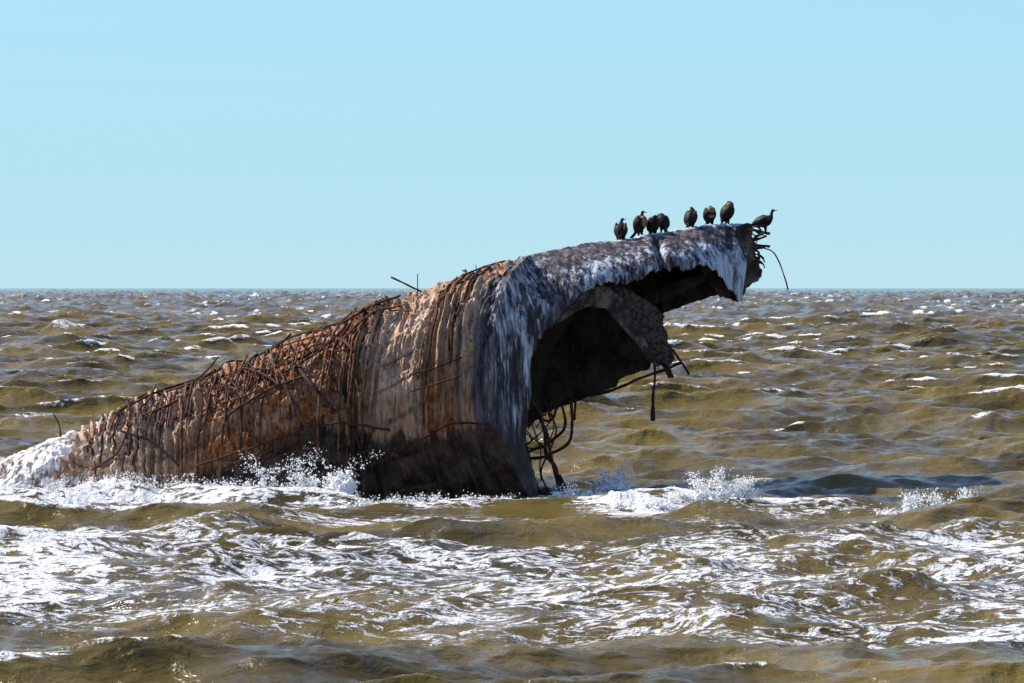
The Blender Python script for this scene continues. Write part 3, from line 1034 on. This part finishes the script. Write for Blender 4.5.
WIND = math.radians(-80)
N1, L1 = 2048, 470.0
h1, dx1, dy1, jxx, jyy, jxy = ocean(N1, L1, 5, 14.0, 0.20, WIND, 0.30, 6.0)
CH = 0.95
J = (1 - CH * jxx) * (1 - CH * jyy) - (CH * jxy) ** 2
q = np.quantile(J, [0.004, 0.032])
foam1 = np.clip((q[1] - J) / (q[1] - q[0]), 0, 1)
acc = foam1.copy()
cur = foam1.copy()
for i in range(4):                       # foam left behind by the moving crest
    cur = np.roll(cur, (1, 0), (0, 1)) * 0.86 if i % 3 else np.roll(cur, (1, -1), (0, 1)) * 0.86
    acc = np.maximum(acc, cur)
foam1 = acc
N2, L2 = 1024, 41.0
h2, dx2, dy2, jxx2, jyy2, jxy2 = ocean(N2, L2, 9, 4.6, 0.03, WIND + .3, 0.064)


def sample(arr, L, x, y):
    N = arr.shape[0]
    u = (x / L * N) % N
    v = (y / L * N) % N
    i0 = np.floor(u).astype(np.int32)
    j0 = np.floor(v).astype(np.int32)
    fu = (u - i0)
    fv = (v - j0)
    i0 %= N
    j0 %= N
    i1 = (i0 + 1) % N
    j1 = (j0 + 1) % N
    return (arr[j0, i0] * (1 - fu) + arr[j0, i1] * fu) * (1 - fv) + (arr[j1, i0] * (1 - fu) + arr[j1, i1] * fu) * fv


ys = [-400, -200, -100, -50, -20, 0, 10, 17, 22, 25]
y = 26.0
while y < 9000:
    ys.append(y)
    y += y * (0.0021 if y < 420 else 0.0042)
ys.append(30000)
ys = np.array(ys)
NS = 840
sc_ = np.linspace(-1, 1, NS)
outer = 1 + np.cumsum(0.02 * 1.45 ** np.arange(14))
sc_ = np.r_[-outer[::-1], sc_, outer]
wid = 4.0 + np.abs(ys) * math.tan(math.radians(11.5))
X0 = sc_[None, :] * wid[:, None]
Y0 = np.repeat(ys[:, None], len(sc_), 1)
dense = (np.abs(sc_)[None, :] <= 1.5) & (Y0 > 20) & (Y0 < 9500)
rot = 0.35
xr = X0 * math.cos(rot) - Y0 * math.sin(rot)
yr = X0 * math.sin(rot) + Y0 * math.cos(rot)
# band 1 in its own turned frame so that its tiles never line up with the view
hh = sample(h1, L1, X0 + 33, Y0 + 71)
ddx = sample(dx1, L1, X0 + 33, Y0 + 71)
ddy = sample(dy1, L1, X0 + 33, Y0 + 71)
fo = sample(foam1, L1, X0 + 33, Y0 + 71)
shoal = np.interp(Y0, [20, 60, 90, 160, 400, 1200], [0.82, 0.86, 0.86, 0.95, 1.2, 2.3]) * np.interp(Y0, [9000, 30000], [1, 0])
fade2 = np.interp(Y0, [20, 60, 150, 500, 900], [0.8, 1.0, 1.1, .8, 0])
a2h = sample(h2, L2, xr, yr) * fade2
a2x = sample(dx2, L2, xr, yr) * fade2
a2y = sample(dy2, L2, xr, yr) * fade2
Zs = hh * shoal + a2h
chop = np.minimum(shoal, 1.0)
Xs = X0 - CH * ddx * chop - 0.75 * a2x
Ys_ = Y0 - CH * ddy * chop - 0.75 * a2y
whitecap = fo * np.interp(Y0, [40, 90, 200, 700, 2000], [0.5, 0.78, 0.80, 0.58, 0.34]) * (0.55 + 0.75 * sstep(.35, .65, vnoise(X0 * .05, Y0 * .02, None, 92)))


def gauss(px, py, rx, ry):
    Yq = water_y(py)
    xq = (px - 512) / F * Yq
    sx = rx / F * Yq
    sy = ry * Yq * Yq / (F * CAM_H)
    return np.exp(-((X0 - xq) / sx) ** 2 - ((Y0 - Yq) / sy) ** 2)


def ridge(px0, px1, py, thick, hgt, seed=1, bend=0.8):
    """one breaking crest: steep towards the camera"""
    Yq = water_y(py)
    x0, x1 = (px0 - 512) / F * Yq, (px1 - 512) / F * Yq
    lim = sstep(x0 - 1.2, x0 + 1.2, X0) * (1 - sstep(x1 - 1.2, x1 + 1.2, X0))
    yc = Yq + bend * (fbm(X0 * .35, X0 * 0, None, seed, 3) - .5) * 2
    t = (Y0 - yc)
    prof = np.where(t < 0, np.exp(-(t / (thick * .55)) ** 2), np.exp(-(t / (thick * 1.3)) ** 2))
    return hgt * lim * prof * (0.55 + 0.9 * fbm(X0 * .8, X0 * 0 + 3, None, seed + 7, 3))


near = (Y0 > 25) & (Y0 < 110)
bump_ = np.zeros_like(X0)
for args in [(-60, 350, 502, .8, .60, 3), (330, 560, 508, .6, .12, 4), (590, 790, 511, .7, .20, 5), (850, 990, 517, .8, .34, 6), (930, 1090, 548, 1.0, .34, 7), (-60, 330, 548, 1.6, .30, 8), (540, 1000, 535, 1.2, .16, 9),
             (240, 560, 676, 1.1, .14, 10), (730, 1080, 672, 1.1, .12, 12), (560, 900, 560, 1.2, .14, 13), (600, 780, 590, 1.2, .2, 14)]:
    bump_ += ridge(*args)
calm = 1 - 0.70 * gauss(300, 503, 420, 18)
calm *= 1 - .75 * gauss(860, 478, 150, 13)
calm *= 1 - .8 * gauss(480, 514, 150, 14)
Zs = Zs * calm + bump_ * near
# a few big far combers
def comber(px, py, half, front, back, hgt, seed):
    Yq = water_y(py)
    xq, hw = (px - 512) / F * Yq, half / F * Yq
    yc = Yq + 5 * (fbm(X0 * .08, X0 * 0, None, seed, 3) - .5) + .02 * (X0 - xq) ** 2 / hw
    t = Y0 - yc
    prof = np.where(t < 0, 1 / (1 + (t / front) ** 4), np.exp(-(t / back) ** 2))
    return hgt * np.exp(-np.abs((X0 - xq) / hw) ** 1.5) * prof * (.75 + .5 * fbm(X0 * .35, Y0 * .1, None, seed + 3, 3))


comb = comber(62, 338, 34, 3.0, 6, 1.55, 21) + comber(20, 346, 50, 3, 6, .7, 22) + comber(850, 323, 70, 4, 8, .7, 23) + comber(570, 353, 60, 3, 6, .6, 24) + comber(230, 332, 70, 4, 8, .8, 25) + comber(950, 345, 60, 3, 6, .7, 26) + comber(720, 340, 50, 3, 6, .6, 27)
Zs += comb
# foam cover
fm = np.zeros_like(X0)
for args, s in [((140, 494, 270, 22), .86), ((10, 490, 120, 28), .90), ((320, 494, 70, 18), .84), ((450, 505, 120, 6), .80), ((640, 511, 70, 7), .9), ((715, 507, 60, 9), .95),
                ((800, 519, 110, 5), .62), ((880, 514, 60, 7), .7), ((950, 518, 60, 9), .85), ((110, 520, 160, 7), .75), ((430, 522, 200, 7), .66),
                ((640, 525, 160, 6), .62), ((300, 560, 260, 16), .54), ((120, 585, 200, 16), .50), ((560, 575, 220, 14), .60), ((430, 592, 170, 13), .66), ((720, 588, 190, 18), .68),
                ((900, 580, 150, 16), .62), ((650, 618, 220, 16), .68), ((900, 622, 160, 18), .70), ((980, 560, 80, 12), .6), ((330, 625, 160, 13), .60), ((90, 630, 140, 20), .50), ((200, 655, 120, 10), .5),
                ((60, 655, 90, 10), .58), ((900, 668, 100, 8), .42), ((700, 640, 200, 8), .5)]:
    fm = np.maximum(fm, s * gauss(*args))
wash = sstep(536, 552, HZ + F * CAM_H / np.maximum(Y0, 20)) * (1 - sstep(632, 652, HZ + F * CAM_H / np.maximum(Y0, 20) - X0 * 1.2))
fm = np.maximum(fm * np.where(Y0 < 57, .9, 1), 0.66 * wash * (0.25 + 1.1 * fbm(X0 * .22, Y0 * .14, None, 93, 4)))
fm = np.where(Y0 < 57, np.minimum(fm, .56 + .10 * vnoise(X0 * .3, Y0 * .2, None, 94)), fm)
fm = np.where(Y0 < 56, np.maximum(fm, (.66 - .10 * sstep(2, -5, X0)) * wash * (.55 + .45 * fbm(X0 * .3, Y0 * .2, None, 97, 3))), fm)
fm = fm * np.where(fm < .78, .9, 1) * (0.72 + 0.5 * fbm(X0 * .35, Y0 * .16, None, 91, 3)) * np.where(fm < .8, 0.97, 1.06)
crestfoam = sstep(0.16, 0.34, bump_) * near
fm = np.maximum(fm, crestfoam * 0.55 * (Y0 > 58))
whitecap = np.maximum(whitecap, 0.62 * sstep(.7, 1.3, comb) * (X0 < -20) * (.4 + fbm(X0 * .2, Y0 * .2, None, 28, 3)))
foam = np.clip(np.maximum(fm, whitecap * 0.98), 0, 1)
# froth is lumpy
lump = ((fbm(X0 * 2.4, Y0 * 2.0, None, 95, 3, .6) - .45) * .22 + np.abs(fbm(X0 * 5.5, Y0 * 3.4, None, 96, 4, .7) - .5) * .42) * sstep(.5, .85, fm) * near * (Y0 > 57) * (1 - .45 * sstep(0, 3, X0))
Zs = Zs + lump
Zs[~np.broadcast_to(dense, Zs.shape)] *= 0.3
V = np.stack([Xs, Ys_, Zs], -1).reshape(-1, 3)
sea = mesh_obj('sea', V, grid_faces(len(ys), len(sc_)), MAT_SEA, attrs={'foam': foam})
tag(sea, 'choppy brown sea streaked with white foam reaching the horizon', 'sea', kind='structure')

# ------------------------------------------------------------------ white water
ico = bmesh.new()
bmesh.ops.create_icosphere(ico, subdivisions=1, radius=1)
ICO_V = np.array([v_.co[:] for v_ in ico.verts])
ICO_F = np.array([[v_.index for v_ in f.verts] for f in ico.faces])
ico.free()


def drops(C, Rr):
    n = len(C)
    V = (ICO_V[None] * Rr[:, None, None] + C[:, None, :]).reshape(-1, 3)
    Fc = (ICO_F[None] + (np.arange(n) * len(ICO_V))[:, None, None]).reshape(-1, 3)
    return V, Fc


def splash(name, px, py, half_px, height, count, label, lean=(0, 0), seed=1, jets=14):
    rng = np.random.default_rng(seed)
    Yq = water_y(py)
    c = W(px, py, Yq)
    hw = half_px / F * Yq
    C, Rr = [], []
    jets *= 3
    for j in range(jets):
        bx = rng.uniform(-hw, hw)
        amp = 1.25 * height * rng.uniform(.12, 1) ** 1.7 * (1 - .6 * (bx / hw) ** 2)
        vx = rng.normal(0, .45) + lean[0]
        vy = rng.normal(0, .3) + lean[1]
        m_ = count * 4 // jets
        t = rng.uniform(0, 1, m_) ** 1.9
        sp = 0.022 + 0.085 * t
        C.append(np.stack([bx + vx * amp * t + rng.normal(0, 1, m_) * sp, vy * amp * t + rng.normal(0, 1, m_) * sp, amp * (1 - (1 - t) ** 2) + rng.normal(0, .5, m_) * sp - .12], 1))
        Rr.append(rng.uniform(.1, 1, m_) ** 4 * (0.036 - 0.022 * t) + .0035)
    C = np.concatenate(C) + c
    Rr = np.maximum(np.concatenate(Rr), .004)
    V, Fc = drops(C, Rr)
    sel = rng.choice(len(C), min(len(C), 420), replace=False)
    low = C[sel]
    kk = low[:, 2] < c[2] - .12 + height * .75
    low = low[kk]
    V2, F2 = drops(low, rng.uniform(.03, .075, len(low)) * np.clip(1.25 - (low[:, 2] - c[2] + .12) / height, .3, 1))
    tmp = mesh_obj('sheet', V2, F2)
    md = tmp.modifiers.new('r', 'REMESH')
    md.mode = 'VOXEL'
    md.voxel_size = .022
    dg = bpy.context.evaluated_depsgraph_get()
    ev = tmp.evaluated_get(dg).to_mesh()
    nv = len(ev.vertices)
    V3 = np.empty(nv * 3, np.float32)
    ev.vertices.foreach_get('co', V3)
    V3 = V3.reshape(-1, 3).astype(float)
    Q = np.empty(len(ev.polygons) * 4, np.int32)
    ev.loops.foreach_get('vertex_index', Q)
    Q = Q.reshape(-1, 4)
    V3 = V3 + .05 * (np.stack([fbm(V3[:, 0] * 9, V3[:, 1] * 9, V3[:, 2] * 9, 300 + q_, 3) for q_ in range(3)], 1) - .5)
    bpy.data.objects.remove(tmp)
    Fc = np.concatenate([Fc, Q[:, [0, 1, 2]] + len(V), Q[:, [0, 2, 3]] + len(V)])
    V = np.concatenate([V, V3])
    ob = mesh_obj(name, V, Fc, MAT_FOAM)
    tag(ob, label, 'spray', kind='stuff')
    return ob


splash('spray', 716, 508, 40, .85, 10000, 'white spray bursting from a breaking wave right of the wreck', (-.15, 0), 3, 22)
splash('spray', 612, 490, 14, .85, 1100, 'thin spout of spray rising just beyond the bent rods', (.1, 0), 4, 8)
splash('spray', 938, 524, 58, .72, 10000, 'white and blue spray breaking near the frame edge', (.25, 0), 5, 20)
splash('spray', 645, 512, 40, .45, 2400, 'low froth thrown up beside the foot of the wreck', (0, 0), 6, 14)
splash('spray', 290, 500, 60, 1.0, 3500, 'drops flung up along the hull side above the foam bank', (0, 0), 7, 16)
splash('spray', 343, 501, 7, 1.2, 700, 'small white spout against the dark hull foot', (.1, 0), 8, 5)
splash('spray', 450, 507, 110, .34, 6000, 'low froth along the dark foot of the hull', (0, 0), 9, 40)
splash('spray', 130, 501, 170, .62, 12000, 'foam drops tossed over the sunken end of the hull', (0, 0), 10, 90)
splash('spray', 580, 500, 30, .42, 1500, 'shaded spray in the shadow of the overhang', (.1, 0), 12, 12)

# ------------------------------------------------------------------ light
SUN_EL, SUN_AZ = math.radians(45), math.radians(-70)     # azimuth from +y, negative to the left
sd = Vector((math.sin(SUN_AZ) * math.cos(SUN_EL), math.cos(SUN_AZ) * math.cos(SUN_EL), math.sin(SUN_EL)))
sun = bpy.data.lights.new('sun', 'SUN')
sun.energy = 5.0
sun.angle = math.radians(0.5)
sun.color = (1.0, 0.93, 0.82)
so = bpy.data.objects.new('sun', sun)
COL.objects.link(so)
so.rotation_euler = sd.to_track_quat('Z', 'Y').to_euler()
so.location = (-40, 30, 60)

world = bpy.data.worlds.new('World')
scene.world = world
world.use_nodes = True
nt = world.node_tree
bg = nt.nodes['Background']
sky = nt.nodes.new('ShaderNodeTexSky')
sky.sky_type = 'NISHITA'
sky.sun_disc = False
sky.sun_elevation = SUN_EL
sky.sun_rotation = SUN_AZ
sky.air_density = 1.0
sky.dust_density = 0.3
sky.ozone_density = 2.5
mul = nt.nodes.new('ShaderNodeMix')
mul.data_type = 'RGBA'
mul.blend_type = 'MULTIPLY'
mul.inputs[0].default_value = 1.0
mul.inputs[7].default_value = (1.0, 0.90, 1.02, 1)
nt.links.new(sky.outputs[0], mul.inputs[6])
# pale band of bright air low over the sea, deepening to the clear sky above
tc = nt.nodes.new('ShaderNodeTexCoord')
sep = nt.nodes.new('ShaderNodeSeparateXYZ')
nt.links.new(tc.outputs['Generated'], sep.inputs[0])
mr = nt.nodes.new('ShaderNodeMapRange')
mr.interpolation_type = 'SMOOTHSTEP'
nt.links.new(sep.outputs['Z'], mr.inputs['Value'])
mr.inputs['From Min'].default_value = 0.02
mr.inputs['From Max'].default_value = 0.34
lo = nt.nodes.new('ShaderNodeMapRange')
nt.links.new(sep.outputs['Z'], lo.inputs['Value'])
lo.inputs['From Min'].default_value = 0.0
lo.inputs['From Max'].default_value = 0.10
band = nt.nodes.new('ShaderNodeMix')
band.data_type = 'RGBA'
band.inputs[6].default_value = (2.8, 4.22, 4.72, 1)
band.inputs[7].default_value = (2.0, 3.98, 4.95, 1)
nt.links.new(lo.outputs[0], band.inputs[0])
fin = nt.nodes.new('ShaderNodeMix')
fin.data_type = 'RGBA'
nt.links.new(mr.outputs[0], fin.inputs[0])
nt.links.new(band.outputs[2], fin.inputs[6])
nt.links.new(mul.outputs[2], fin.inputs[7])
nt.links.new(fin.outputs[2], bg.inputs['Color'])
bg.inputs['Strength'].default_value = 0.10

scene.view_settings.view_transform = 'Standard'
scene.view_settings.look = 'None'
scene.view_settings.exposure = 0.88
scene.view_settings.gamma = 1.0
scene.cycles.max_bounces = 6
